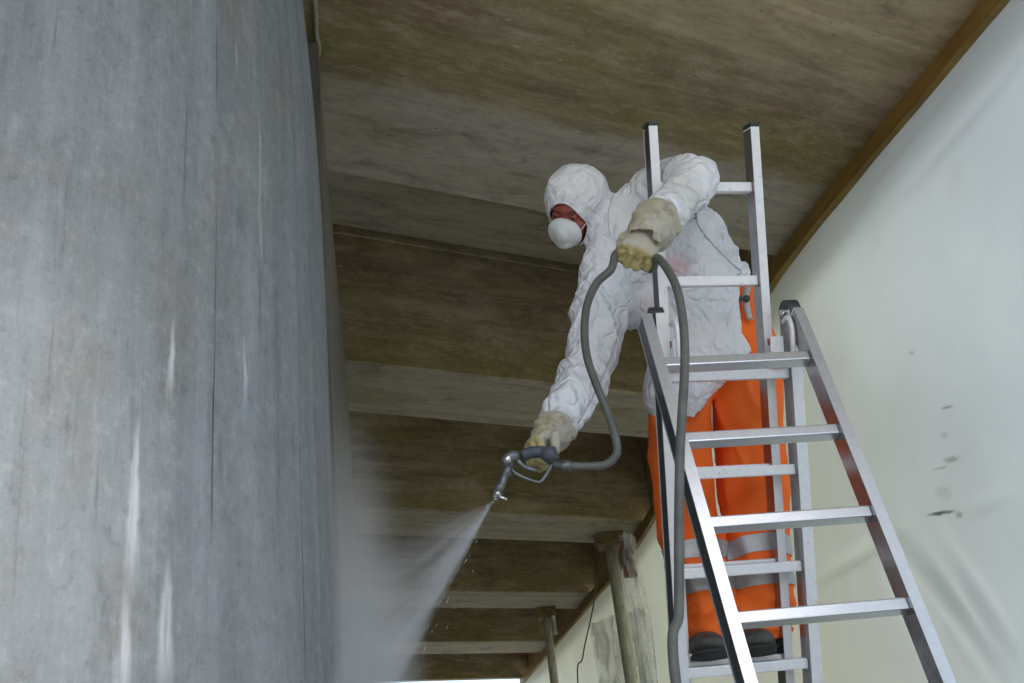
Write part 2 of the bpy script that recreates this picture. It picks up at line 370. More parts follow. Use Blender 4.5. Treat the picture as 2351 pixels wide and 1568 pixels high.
# ================================================================== BRIDGE DECK (beams run skewed across the view)
SK = math.atan(0.57)
TPTS = [V(p) for p in ((4.19, -4.34), (2.90, 0.44), (2.09, 3.44), (1.535, 5.50), (1.30, 7.6), (1.11, 9.74), (0.88, 11.25), (0.66, 12.35), (0.01, 15.48), (-0.50, 17.9))]
deck = empty('bridge_deck', (0, 0, HC)); tag(deck, 'stained concrete bridge deck seen from below, with deep skewed cross beams', 'bridge deck')
deck.rotation_euler = (0, 0, SK)
cs = math.cos(SK)
def edge_x(yl):          # where the line of the sheeting crosses deck-local y
    ca, sa = math.cos(SK), math.sin(SK); L = [(q.x * ca + q.y * sa, -q.x * sa + q.y * ca) for q in TPTS]
    for (xa, ya), (xb, yb) in zip(L, L[1:]):
        if ya <= yl <= yb: return xa + (xb - xa) * (yl - ya) / (yb - ya) + .30
    return (L[0][0] if yl < L[0][1] else L[-1][0]) + .30
def deck_part(name, y0, y1, z0, z1, x0=-9, x1=None, bev=0.012, seg=1):
    b = bmesh.new(); n = max(1, int((y1 - y0) / .8)); A = []
    ys = [y0 + (y1 - y0) * i / n for i in range(n + 1)]
    poly = [(x0, y0)] + [(edge_x(y), y) for y in ys] + [(x0, y1)]
    prism_bm(poly, z1 - z0, Matrix.Translation((0, 0, z0)), b)
    bmesh.ops.bevel(b, geom=b.edges[:], offset=bev, segments=1, affect='EDGES')
    return obj(name, b, M_CEIL, deck)
E_ = [4.47, 7.40, 10.37, 13.30, 16.12]         # far soffit edges measured along +Y at x = 0
deck_part('cross_head', -0.6, E_[0] * cs, 0, 1.06)
for e in E_[1:]:
    deck_part('beam', (e - 0.83) * cs, e * cs, 0.0, 1.02)
deck_part('edge_beam', 18.0 * cs, 18.0 * cs + 0.12, -0.03, 1.03)
deck_part('deck_slab', -0.6, 18.0 * cs + 0.6, 1.0, 1.30)
ca_, sa_ = math.cos(-SK), math.sin(-SK)
bm = bmesh.new(); pr = None
for q in TPTS:       # side wall of the deck above the sheeting, closing the ends of the recesses
    x_, y_ = q.x * ca_ - q.y * sa_, q.x * sa_ + q.y * ca_
    ring = [bm.verts.new((x_ + dx, y_, z)) for dx, z in ((.10, .02), (.10, 1.1), (.34, 1.1), (.34, .02))]
    if pr:
        for k in range(4): bm.faces.new((pr[k], pr[(k + 1) % 4], ring[(k + 1) % 4], ring[k]))
    pr = ring
bmesh.ops.recalc_face_normals(bm, faces=bm.faces[:])
obj('side_wall', bm, M_CEIL, deck)
# ledges cast along the beam sides (the pale formwork line half way up)
for e in E_[1:]:
    deck_part('formwork_lip', (e - 0.83) * cs - 0.012, (e - 0.83) * cs + 0.02, 0.93, 0.965, bev=0.003)

# ================================================================== CONCRETE COLUMN on the left
R0 = 1.4
t0 = 2.9; az = math.atan2(*atZ(745, 390, HC).xy) if False else None
pt = atZ(737, 390, HC); dirv = V((pt.x, pt.y)).normalized()
perp = V((-dirv.y, dirv.x))                                     # points to the left
cc = dirv * t0 + perp * R0
ZT = HC + 1.0 - 0.0
def col_rad(z): return R0 - 0.028 * max(0, z - 3.2) ** 2
bm = bmesh.new(); uvl = bm.loops.layers.uv.new('UVMap'); NS, NZ = 256, 60
rows = []
for j in range(NZ + 1):
    z = (HC + 0.02) * j / NZ; row = []
    for i in range(NS):
        a = 2 * math.pi * i / NS
        ra = col_rad(z) + 0.004 * noise.noise(V((math.cos(a) * 6, math.sin(a) * 6, z * .5)))
        row.append(bm.verts.new((cc.x + ra * math.cos(a), cc.y + ra * math.sin(a), z)))
    rows.append(row)
for j in range(NZ):
    for i in range(NS):
        f = bm.faces.new((rows[j][i], rows[j][(i + 1) % NS], rows[j + 1][(i + 1) % NS], rows[j + 1][i]))
        for lp, (ii, jj) in zip(f.loops, ((i, j), (i + 1, j), (i + 1, j + 1), (i, j + 1))):
            lp[uvl].uv = (2 * math.pi * ii / NS * R0, (HC + .02) * jj / NZ)
def on_column(px, py):
    d = ray(px, py); o = V((CAMPOS.x, CAMPOS.y)) - cc; D = V((d.x, d.y))
    a = D.dot(D); b = 2 * D.dot(o); c = o.dot(o) - R0 * R0; disc = max(0, b * b - 4 * a * c)
    t = (-b - math.sqrt(disc)) / (2 * a); p = CAMPOS + d * t
    ang = math.atan2(p.y - cc.y, p.x - cc.x) % (2 * math.pi)
    return ang * R0, p.z
def strk(x0, y0, x1, y1, w, amp, kind):
    ua, za = on_column(x0, y0); ub, zb = on_column(x1, y1)
    return ((ua + ub) / 2, w, zb, za, amp, kind)
streaks = [strk(392, 700, 398, 905, 0.014, .75, 'w'), strk(318, 930, 300, 1330, 0.022, .75, 'w'), strk(385, 915, 380, 985, 0.022, .7, 'w'),
           strk(388, 1240, 378, 1600, 0.030, .7, 'w'), strk(288, 1310, 284, 1640, 0.028, .7, 'w'), strk(560, 740, 560, 930, 0.012, .6, 'w'),
           strk(585, 130, 588, 190, 0.010, .6, 'w'), strk(590, 210, 600, 620, 0.012, .4, 'w'), strk(545, 60, 545, 160, 0.008, .5, 'w')]
cracks = [strk(500, 20, 500, 240, 0.004, .8, 'k'), strk(492, 430, 494, 1240, 0.0045, .9, 'k'), strk(505, 960, 510, 1110, 0.014, .6, 'k'),
          strk(132, 0, 122, 120, 0.006, .6, 'k'), strk(230, 1020, 225, 1190, 0.007, .6, 'k'), strk(435, 180, 420, 480, 0.007, .45, 'k'), strk(686, 860, 700, 1568, 0.006, .6, 'k')]
column = obj('concrete_column', bm, column_mat(streaks, cracks), None, True)
tag(column, 'big round blue-grey concrete column with wet vertical streaks and white lime runs, left of the worker', 'column')

# ================================================================== WALL behind the column
wp = [V((-0.60, 3.20)), V((-0.74, 4.05)), V((-1.15, 6.74)), V((-1.62, 9.44)), V((-2.95, 18.2))]
bm = bmesh.new()
for a, b in zip(wp, wp[1:]):
    d = (b - a); L = d.length; d.normalize(); left = V((-d.y, d.x))
    n = int(L / 0.25) + 1; zs = [0, 1.5, 3, HC - 0.004, HC + 0.998]
prev = None; pts = []
for a, b in zip(wp, wp[1:]):
    for k in range(6): pts.append(a.lerp(b, k / 6))
pts.append(wp[-1])
fr = [[bm.verts.new((p.x, p.y, z)) for z in (0, 2, HC - .004)] for p in pts]
bk = [[bm.verts.new((p.x - .8, p.y + .1, z)) for z in (0, 2, HC - .004)] for p in pts]
for A in (fr, bk):
    for i in range(len(A) - 1):
        for j in range(2): bm.faces.new((A[i][j], A[i + 1][j], A[i + 1][j + 1], A[i][j + 1]))
for i in range(len(fr) - 1): bm.faces.new((fr[i][2], fr[i + 1][2], bk[i + 1][2], bk[i][2]))
for i in (0, -1):
    for j in range(2): bm.faces.new((fr[i][j], fr[i][j + 1], bk[i][j + 1], bk[i][j]))
bmesh.ops.recalc_face_normals(bm, faces=bm.faces[:])
M_WALL = plain('brown_grey_wall_concrete', (0.21, 0.20, 0.175), (0.13, 0.12, 0.095), 0.85, scale=3, bump=0.5, stretch=(3, 3, .5))
tag(obj('abutment_wall', bm, M_WALL), 'narrow brown-grey concrete wall showing behind the right edge of the round column', 'wall')
# mortar bead in the corner between that wall and the deck soffit
bead = [atZ(724, 0, HC - .01), atZ(732, 150, HC - .01), atZ(741, 260, HC - .01), atZ(750, 388, HC - .01)]
bd = catmull(bead, 10)
bd = [p + V((noise.noise(p * 9) * .012 - .003, 0, 0)) for p in bd]
tag(obj('mortar_bead', tube_bm(bd, [0.008 + 0.006 * abs(noise.noise(p * 14)) for p in bd], 8), plain('pale_mortar', (0.36, 0.34, 0.27), (0.27, 0.25, 0.19), 0.9, scale=30, bump=.5), None, True),
    'thin pale mortar bead running along the ceiling edge beside the column', 'mortar bead')

# ================================================================== SHEETING on the right
tp = TPTS
tl = catmull([V((p.x, p.y, 0)) for p in tp], 70)
S = [0.0]
for a, b in zip(tl, tl[1:]): S.append(S[-1] + (b - a).length)
def s_of(p):
    best = min(range(len(tl)), key=lambda i: (tl[i].xy - V((p.x, p.y))).length); return S[best]
def on_sheet(px, py):
    best = None; d = ray(px, py)
    for i in range(len(tl) - 1):
        a, b = tl[i].xy, tl[i + 1].xy; e = b - a; den = d.x * e.y - d.y * e.x
        if abs(den) < 1e-9: continue
        t = (a.x * e.y - a.y * e.x) / den; q = d.xy * t
        w = (q - a).dot(e) / e.dot(e)
        if 0 <= w <= 1 and t > 0: 
            if best is None or t < best[0]: best = (t, S[i] + w * e.length, CAMPOS.z + d.z * t)
    return best[1], best[2]
S0 = s_of(tp[2])
def rel(px, py): s, z = on_sheet(px, py); return s - S0, z
SMUDGES = []
for (px, py, rs, rz, a) in ((2172, 935, .050, .010, .6), (2165, 1000, .03, .02, .25), (2182, 1055, .06, .018, .5), (2160, 1075, .06, .008, .4), (2165, 1130, .06, .04, .2),
                            (2160, 1178, .13, .012, 1.0), (2090, 810, .03, .015, .4), (2200, 1182, .03, .02, .5)):
    s, z = rel(px, py); SMUDGES.append((s, z, rs, rz, a))
M_SHEET = sheet_mat()
FOLDS = []
for (a, b, amp, w) in (((2075, 1290), (2250, 1600), .009, .022), ((2110, 1240), (2330, 1590), -.010, .022), ((2190, 1330), (2340, 1560), .010, .02), ((2060, 1350), (2150, 1600), .006, .02), ((2240, 1390), (2351, 1600), -.008, .02), ((1900, 1100), (1960, 1560), .006, .03), ((2050, 1230), (2330, 1600), .022, .05), ((1980, 1200), (2200, 1600), .016, .06), ((2180, 1260), (2351, 1520), -.018, .04), ((1880, 1330), (2100, 1200), -.02, .026),
                       ((2351, 40), (1900, 600), .035, .05), ((2351, 110), (2050, 480), -.025, .05), ((2200, 1175), (2351, 1120), -.010, .02)):
    FOLDS.append((V(rel(*a)), V(rel(*b)), amp, w))
bm = bmesh.new(); uvl = bm.loops.layers.uv.new('UVMap'); NZ = 150; ZTOP = HC - 0.05
grid = []
def sheet_off(s, z):
    q = V((s * .5, z * .35, 3)); h = 0.10 * noise.noise(q) + 0.03 * noise.noise(V((s * 1.6, z * 1.1, 9)))
    for a, b, amp, w in FOLDS:
        p = V((s, z)); e = b - a; t = max(0, min(1, (p - a).dot(e) / e.dot(e))); dd = (p - a - e * t).length
        h += amp * math.exp(-(dd / w) ** 2) * math.sin(math.pi * min(1, max(0.15, t * .9 + .1)))
    return h * min(1, (ZTOP - z) / .25 + .05)
for i, p in enumerate(tl):
    t = (tl[min(i + 1, len(tl) - 1)] - tl[max(i - 1, 0)]).normalized(); nrm = V((-t.y, t.x, 0))
    rowv = []
    for j in range(NZ + 1):
        z = ZTOP * j / NZ; s = S[i] - S0
        rowv.append((bm.verts.new(V((p.x, p.y, z)) + nrm * sheet_off(s, z)), (s, z)))
    grid.append(rowv)
for i in range(len(tl) - 1):
    for j in range(NZ):
        q = (grid[i][j], grid[i + 1][j], grid[i + 1][j + 1], grid[i][j + 1])
        f = bm.faces.new([a[0] for a in q])
        for lp, a in zip(f.loops, q): lp[uvl].uv = a[1]
sheet = obj('plastic_sheeting', bm, M_SHEET, None, True)
tag(sheet, 'pale milky protective sheet hung as a wall right of the ladder, smudged and creased', 'sheeting')
# timber batten that clamps the sheet to the soffit
bat = empty('timber_batten', (tp[2].x, tp[2].y, HC - .15)); tag(bat, 'brown timber batten fixing the top of the plastic sheet to the concrete ceiling', 'batten')
def batten(s0, s1, h, th):
    idx = [i for i in range(len(tl)) if s0 <= S[i] - S0 <= s1]; idx = idx + ([idx[-1] + 1] if idx[-1] + 1 < len(tl) else [])
    b = bmesh.new(); prev = None
    for i in idx:
        p = tl[i]; t = (tl[min(i + 1, len(tl) - 1)] - tl[max(i - 1, 0)]).normalized(); nrm = V((-t.y, t.x, 0))
        wz = 0.006 * noise.noise(V((S[i] * 2, 0, 0)))
        ring = [b.verts.new(p + nrm * dx + V((0, 0, z))) for dx, z in ((0.0, HC - .003), (th, HC - .003), (th + .008, HC - h + wz), (0.0, HC - h + wz))]
        if prev:
            for k in range(4): b.faces.new((prev[k], prev[(k + 1) % 4], ring[(k + 1) % 4], ring[k]))
        else: b.faces.new(ring[::-1])
        prev = ring
    b.faces.new(prev)
    bmesh.ops.recalc_face_normals(b, faces=b.faces[:])
    local(bat, obj('board', b, M_BATTEN, bat))
for s0, s1, h in ((-4.6, -.02, .10), (0, 2.05, .098), (2.07, 4.4, .10), (4.42, 9.0, .12), (9.02, 15.5, .12)): batten(s0, s1, h, .035)

# ================================================================== SHORING PROPS under the far beams
def prop(px, py, r, label, dark):
    top = atZ(px, py, HC); root = empty('shoring_prop', (top.x, top.y, 0)); tag(root, label, 'prop', 'steel props under the far beams')
    P = lambda n, b, m, sm=False: local(root, obj(n, b, m, root, sm))
    x, y = top.x, top.y
    P('outer_tube', tube_bm([(x, y, 0.02), (x, y, 2.3)], r, 20), M_PROP, True)
    P('inner_tube', tube_bm([(x, y, 2.25), (x, y, HC - .12)], r * .82, 20), M_PROP, True)
    P('collar', tube_bm([(x, y, 2.18), (x, y, 2.36)], r * 1.4, 16), M_PROP, True)
    P('base_plate', box_bm((x - .16, y - .16, 0.0), (x + .16, y + .16, .02), .004), M_PROP)
    P('head_plate', box_bm((x - r * 1.7, y - r * 1.7, HC - .12), (x + r * 1.7, y + r * 1.7, HC - .085), .006), M_CAP)
    P('head_timber', box_bm((x - r * 2.0, y - r * 1.5, HC - .085), (x + r * 2.0, y + r * 1.5, HC - .004), .008), M_CAP)
    for sx in (1,):
        P('clamp', box_bm((x + sx * r * 1.4 - .02, y - r * 2.0, HC - .34), (x + sx * r * 1.4 + .02, y - r * 1.2, HC - .12), .006), dark)
    P('handle', tube_bm(catmull([(x - r * 1.2, y - r, 2.3), (x - r * 2.4, y - r * 2, 2.28), (x - r * 2.8, y - r * 2, 2.0)], 6), .01, 8), M_PROP, True)
    return root
prop(1398, 1228, .072, 'nearer and thicker cement-stained prop under the ceiling beam, left of the ladder', M_REDSTEEL)
pr2 = prop(1252, 1397, .062, 'farther thin cement-stained prop at the bottom, next to the end of the sheet', M_PROP)
# red steel plate by the first prop's head
q = atZ(1428, 1262, HC)
rb = box_bm((q.x - .02, q.y - .10, HC - .3), (q.x + .22, q.y + .0, HC - .01), .008)
tag(obj('steel_bracket', rb, M_REDSTEEL), 'small dark red steel bracket under the ceiling beside the thicker prop', 'bracket')
# loose plastic film hanging around the first prop
def film(name, path, z0, z1, label, seed, amp=.08, mat=None, nz=70):
    pl = catmull([V((p[0], p[1], 0)) for p in path], 14); b = bmesh.new(); G = []
    for i, p in enumerate(pl):
        t = (pl[min(i + 1, len(pl) - 1)] - pl[max(i - 1, 0)]).normalized(); nr = V((-t.y, t.x, 0)); row = []
        for j in range(nz + 1):
            z = z0 + (z1 - z0) * j / nz; pp = V((i * .09, z * .9, seed))
            h = amp * (noise.noise(pp * 1.3) + .5 * abs(noise.noise(pp * 3.1)) + .3 * abs(noise.noise(pp * 7)))
            row.append(b.verts.new(p + nr * h * min(1, (z1 - z) * 3 + .1) + V((0, 0, z + .04 * noise.noise(V((i * .2, seed, j * .05)))))))
        G.append(row)
    for i in range(len(pl) - 1):
        for j in range(nz): b.faces.new((G[i][j], G[i + 1][j], G[i + 1][j + 1], G[i][j + 1]))
    return tag(obj(name, b, mat or M_FILM, None, True), label, 'plastic film')
def film_mat():
    m = Mat('clear_crumpled_film', 0.22, spec=0.8); c = m.coord('Object'); n = m.noise(m.map(c, (2, 2, .6)), 5, 6, .65)
    m.color(m.mix(m.ss(n, .35, .65), (0.70, 0.73, 0.73), (0.82, 0.86, 0.88)))
    tr = m.n('ShaderNodeBsdfTransparent'); mx = m.n('ShaderNodeMixShader'); m.l(m.ss(n, .4, .65, .2, .7), mx.inputs[0])
    m.l(tr.outputs[0], mx.inputs[1]); m.l(m.b.outputs[0], mx.inputs[2]); m.l(mx.outputs[0], m.out.inputs['Surface'])
    m.bump(n, .5, .03); return m
M_FILM = film_mat()
a = atZ(1330, 1400, HC); 
film('crumpled_film', [(0.42, 11.3), (0.62, 11.15), (0.84, 11.0), (0.98, 10.9)], 0.5, 3.95, 'crumpled clear plastic film hanging low behind the thicker prop', 2.0, .10)
film('draped_film', [(0.74, 9.95), (0.80, 9.88), (0.88, 9.92), (0.93, 10.02)], 0.3, 4.42, 'narrow strip of dull plastic film draped down the thicker prop', 8.0, .05)
# thin cords hanging from the ceiling
for k, (pa, pb, lab) in enumerate((((1372, 1250), (1330, 1620), 'thin dark cord hanging from the ceiling just left of the thicker prop'),
                                   ((1416, 1330), (1452, 1620), 'thin cord hanging close along the right side of the thicker prop'))):
    A = atZ(pa[0], pa[1], HC); B = atY(pb[0], pb[1], A.y + .1)
    pts = catmull([A, A.lerp(B, .35) + V((.03, 0, 0)), A.lerp(B, .7) + V((-.02, 0, 0)), B, V((B.x - .1, B.y, 0.02))], 10)
    tag(obj('hanging_cord', tube_bm(pts, .007, 6), M_HOSE, None, True), lab, 'cord')

# ================================================================== LADDER
lad = empty('folding_ladder', (0.45, 3.2, 0)); tag(lad, 'tall aluminium combination ladder opened as a step ladder with its upper section raised', 'ladder')
def LP(n, b, m, sm=False): return local(lad, obj(n, b, m, lad, sm))
KA = 0.90
def unit_dir(a, b): d = V((math.sin(a), math.sin(b), 0)); d.z = -math.sqrt(1 - d.x ** 2 - d.y ** 2); return d
PB = V((0.43, 2.863, 2.858)); dB = unit_dir(-.067, .425); WB = V((math.cos(.211), math.sin(.211), 0)); wB = .369; SB = .28
PA = CAMPOS + (V((0.446, 3.022, 2.969)) - CAMPOS) * KA; dA = unit_dir(.040, -.222); WA = V((math.cos(.174), math.sin(.174), 0)); wA = .468 * KA; SA = .28 * KA
def stile_poly(fw, dp, side, th=.002):     # channel section; local x = width (outwards is side), local y = depth
    o = fw * side
    return [(0, -dp / 2), (o, -dp / 2), (o, -dp / 2 + th * 2), (th * side, -dp / 2 + th * 2), (th * side, dp / 2 - th * 2), (o, dp / 2 - th * 2), (o, dp / 2), (0, dp / 2)]
def stile(P, W, d, k0, k1, fw, dp, side, mat):
    x = W; z = d; y = z.cross(x).normalized(); x = y.cross(z)
    m = Matrix((x, y, z)).transposed().to_4x4(); m.translation = P + d * k0
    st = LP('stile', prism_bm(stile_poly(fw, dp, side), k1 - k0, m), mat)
    if side < 0:      # dark strip painting the shade inside the outward facing channel
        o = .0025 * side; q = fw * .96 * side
        obj('channel_shade_strip', prism_bm([(o, -dp / 2 + .0045), (q, -dp / 2 + .0045), (q, dp / 2 - .0045), (o, dp / 2 - .0045)], k1 - k0 - .01, m @ Matrix.Translation((0, 0, .005))), M_CHANSHADE, st)
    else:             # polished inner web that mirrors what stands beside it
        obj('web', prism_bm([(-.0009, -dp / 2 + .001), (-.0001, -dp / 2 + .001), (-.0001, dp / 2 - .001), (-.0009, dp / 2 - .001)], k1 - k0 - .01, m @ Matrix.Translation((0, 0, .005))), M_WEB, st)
    return st
def rung(P, W, d, w, mat, h=.030, dp=.030, tilt=0.0):
    x = W.normalized(); z = d; y = z.cross(x).normalized(); z = x.cross(y)
    m = Matrix((x, y, z)).transposed().to_4x4(); m.translation = P
    b = box_bm((0.001, -dp / 2, -h / 2), (w - .001, dp / 2, h / 2), .004, m @ Matrix.Rotation(tilt, 4, 'X'))
    for zz in (-.006, 0.0, .006):       # grip ribs on the face
        box_bm((.004, -dp / 2 - .0016, zz - .0012), (w - .004, -dp / 2 + .002, zz + .0012), 0, m @ Matrix.Rotation(tilt, 4, 'X'), b)
    return LP('rung', b, mat)
def to_ground(P, d): return (P.z - .03) / -d.z
def end_cap(P, W, d, k, side, fw, dp, drop=.03):
    x = W; z = d; y = z.cross(x).normalized(); x = y.cross(z)
    m = Matrix((x, y, z)).transposed().to_4x4(); m.translation = P + d * k
    a, b_ = (0, fw * side) if side > 0 else (fw * side, 0)
    return LP('end_cap', box_bm((a - .002, -dp / 2 - .002, -.014), (b_ + .002, dp / 2 + .002, drop - .014), .004, m), M_BLACK)
# front frame (nearest the camera)
gA = to_ground(PA, dA)
for side, P in ((-1, PA), (1, PA + WA * wA)):
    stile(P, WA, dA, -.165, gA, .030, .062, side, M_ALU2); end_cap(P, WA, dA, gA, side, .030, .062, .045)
for k in range(int(gA / SA) + 1): rung(PA + dA * SA * k, WA, dA, wA, M_ALU2, .030, .038, 0.0)
# rear frame the worker stands on
gB = to_ground(PB, dB); nB = dB.cross(WB).normalized()
if nB.y < 0: nB = -nB                         # points away from the camera, to the worker's side
for side, P in ((-1, PB), (1, PB + WB * wB)):
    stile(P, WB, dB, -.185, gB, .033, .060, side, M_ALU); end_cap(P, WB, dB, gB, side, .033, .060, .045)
for k in range(int(gB / SB) + 1): rung(PB + dB * SB * k, WB, dB, wB, M_ALU, .030, .030, -.12)
# raised upper section, sliding behind the rear frame
PC = PB + WB * .028 + nB * .064; wC = wB - .078
for side, P in ((-1, PC), (1, PC + WB * wC)):
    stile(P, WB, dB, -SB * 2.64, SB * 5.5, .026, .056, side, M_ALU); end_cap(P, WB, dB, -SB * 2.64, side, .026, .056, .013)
for k in range(-2, 6): rung(PC + dB * SB * k, WB, dB, wC, M_ALU, .030, .028, -.12)
# hinge brackets with black covers, hooks and red locking pins
def LF(P, W, d):
    y = d.cross(W).normalized(); x = y.cross(d); m = Matrix((x, y, d)).transposed().to_4x4(); m.translation = P; return m
for side, P, Q in ((-1, PB, PA), (1, PB + WB * wB, PA + WA * wA)):
    mB = LF(P, WB, dB)
    x0, x1 = (-.040, -.004) if side < 0 else (.004, .040)
    b = tube_bm([mB @ V((x0, -.005, -.178)), mB @ V((x1, -.005, -.178))], .026 if side < 0 else .038, 24); hw_ = .026 if side < 0 else .036; box_bm((x0, -hw_, -.178), (x1, hw_ - .004, -.10), .006, mB, b)
    LP('hinge_cover', b, M_BLACK)
    LP('hinge_bolt', tube_bm([mB @ V((x0 - .012, -.005, -.178)), mB @ V((x1 + .012, -.005, -.178))], .010, 12), M_CHROME, True)
    b = box_bm((x0 - .008 if side < 0 else x0, -.05, -.115), (x1 if side < 0 else x1 + .008, -.034, -.06), .003, mB)
    LP('hinge_strap', b, M_ALU)
    hk = [mB @ V((side * -.012, .02, -.15)), mB @ V((side * -.012, .055, -.16)), mB @ V((side * -.012, .075, -.12)), mB @ V((side * -.012, .07, -.02))]
    LP('guide_hook', tube_bm(catmull(hk, 5), .008, 8), M_ALU, True)
    pinx = .030 if side < 0 else -.040
    b = box_bm((pinx - .014, -.040 + .03, -.105), (pinx + .014, -.015 + .03, -.085), .003, mB)
    LP('locking_pin', b, M_RED)
    b = box_bm((pinx - .02, .022, -.11), (pinx + .02, .03, -.02), .002, mB); LP('guide_plate', b, M_ALU)

# ================================================================== WORKER
wk = empty('person', (0.6, 3.3, 0)); tag(wk, 'worker in white hooded coverall and orange trousers, leaning left on the ladder with spray gun', 'person')
def WPt(me, name, mat, sm=True, parent=wk):
    if sm: me.shade_smooth()
    o = link_mesh(name, me, mat, parent); return local(parent, o) if parent is wk else o
pelvis = atY(1612, 790, 3.20); belly = atY(1590, 690, 3.10); chest = atY(1530, 560, 3.00); 
shL = atY(1505, 452, 2.90); elL = atY(1592, 414, 2.66); wrL = atY(1493, 528, 2.45); shL2 = atY(1548, 432, 2.82)
shR = atY(1396, 625, 2.98); elR = atY(1346, 850, 2.93); wrR = atY(1268, 1000, 2.78); mdR = atY(1374, 750, 2.96); fmR = atY(1312, 925, 2.86)
neck = atY(1420, 520, 2.96); head = atY(1322, 468, 2.90)
hipL, hipR = atY(1556, 880, 3.22), atY(1714, 868, 3.26)
knL, knR = atY(1570, 1140, 3.26), atY(1731, 1140, 3.30)
anL, anR = atY(1632, 1440, 3.36), atY(1746, 1440, 3.38)
# head frame: Y = out of the face, Z = towards the crown
bkv = -cf
fN = (-0.44 * cr - 0.62 * cu + 0.64 * bkv).normalized()
fU = (-0.16 * cr + 0.72 * cu + 0.62 * bkv); fU = (fU - fN * fU.dot(fN)).normalized()
fX = fN.cross(fU).normalized()
HF = Matrix((fX, fN, fU)).transposed().to_4x4(); HF.translation = head
Hp = lambda x, y, z: HF @ V((x, y, z))
# body (skin), one continuous form
B = Blob()
B.ell(head, (.072, .088, .105), HF).ell(Hp(0, .022, -.055), (.056, .066, .062), HF).ell(Hp(0, .085, -.012), (.011, .016, .026), HF).ell(Hp(0, .098, -.028), (.016, .014, .012), HF)
B.ell(Hp(0, .074, .026), (.052, .018, .012), HF).ell(Hp(0, .066, -.095), (.026, .024, .02), HF)
for s in (-1, 1): B.ell(Hp(s * .036, .066, -.02), (.022, .022, .02), HF).ell(Hp(s * .076, -.005, -.01), (.012, .02, .03), HF)
B.ell(Hp(0, .082, -.062), (.024, .012, .010), HF)
B.chain([head, neck, chest], [.05, .055, .09]).chain([chest, belly, pelvis], [.075, .07, .08]).chain([neck, shL, elL, wrL], [.05, .045, .035, .028]).chain([neck, shR, elR, wrR], [.05, .045, .035, .028])
B.chain([pelvis, hipL, knL, anL], [.09, .07, .05, .035]).chain([pelvis, hipR, knR, anR], [.09, .07, .05, .035])
body = WPt(B.mesh('body', .007, 3), 'body', M_SKIN)
for s in (-1, 1):
    b = bmesh.new(); bmesh.ops.create_uvsphere(b, u_segments=16, v_segments=10, radius=.011); b.transform(Matrix.Translation(Hp(s * .031, .0765, .008)))
    e = local(wk, obj('eye', b, M_EYE, wk, True))
    b = bmesh.new(); bmesh.ops.create_uvsphere(b, u_segments=12, v_segments=8, radius=.006); b.transform(Matrix.Translation(Hp(s * .031, .0855, .006)))
    obj('iris', b, M_IRIS, e, True)
    b = bmesh.new(); bmesh.ops.create_uvsphere(b, u_segments=16, v_segments=10, radius=.0128); bmesh.ops.bisect_plane(b, geom=b.verts[:] + b.edges[:] + b.faces[:], plane_co=(0, 0, 0), plane_no=(HF.to_3x3() @ V((0, .55, 1))).normalized(), clear_inner=True)
    b.transform(Matrix.Translation(Hp(s * .031, .0765, .008))); obj('eyelid', b, M_SKIN, e, True)
    obj('eyebrow', tube_bm(catmull([Hp(s * .014, .092, .028), Hp(s * .034, .089, .033), Hp(s * .052, .075, .027)], 5), .0025, 6), M_BROW, body, True)

# coverall: hood, torso, sleeves, skirt in one skin
torF = frame(chest, (pelvis - chest), V((0, 1, 0)))     # local x = down the torso
T = Blob()
T.ell(Hp(0, -.015, .010), (.104, .112, .110), HF).ell(Hp(0, .012, -.06), (.078, .085, .07), HF).ell(Hp(0, -.03, -.05), (.085, .08, .08), HF)
T.chain([Hp(0, -.03, -.04), neck], [.090, .095]).chain([neck, chest], [.10, .13])
cx = atY(1520, 545, 3.02); bl = atY(1580, 650, 3.10); pv = atY(1594, 785, 3.18)
T.chain([cx, bl, pv], [(.168, .12, .15), (.160, .125, .14), (.160, .14, .14)])
T.chain([shR, cx], [.095, .13]).chain([cx, shL], [.12, .105])
T.chain([neck, shL], [.085, .10]).chain([neck, shR], [.09, .085]).ell(atY(1440, 560, 2.98), .12)
T.chain([shL, shL2, elL, elL.lerp(wrL, .55), wrL], [.105, .100, .078, .060, .034])
T.chain([shR, mdR, elR, fmR, wrR], [.092, .088, .068, .070, .033])
T.chain([atY(1600, 530, 3.05), atY(1640, 590, 3.10)], [.09, .08]).chain([bl, atY(1700, 626, 3.14)], [.10, .040]).ell(atY(1470, 690, 3.08), .09)
skA, skB, skC = atY(1552, 895, 3.16), atY(1640, 830, 3.2), atY(1575, 930, 3.14)
T.chain([pv, skA], [.150, .110]).chain([pv, skB], [.150, .13]).ell(skC, .06)
tm = T.mesh('coverall', .0065, 8)
limbR = [(shR, elR, wrR), (shL2, elL, wrL)]
def seg_near(p, a, b):
    e = b - a; t = max(0, min(1, (p - a).dot(e) / e.dot(e))); return t, (p - a - e * t).length
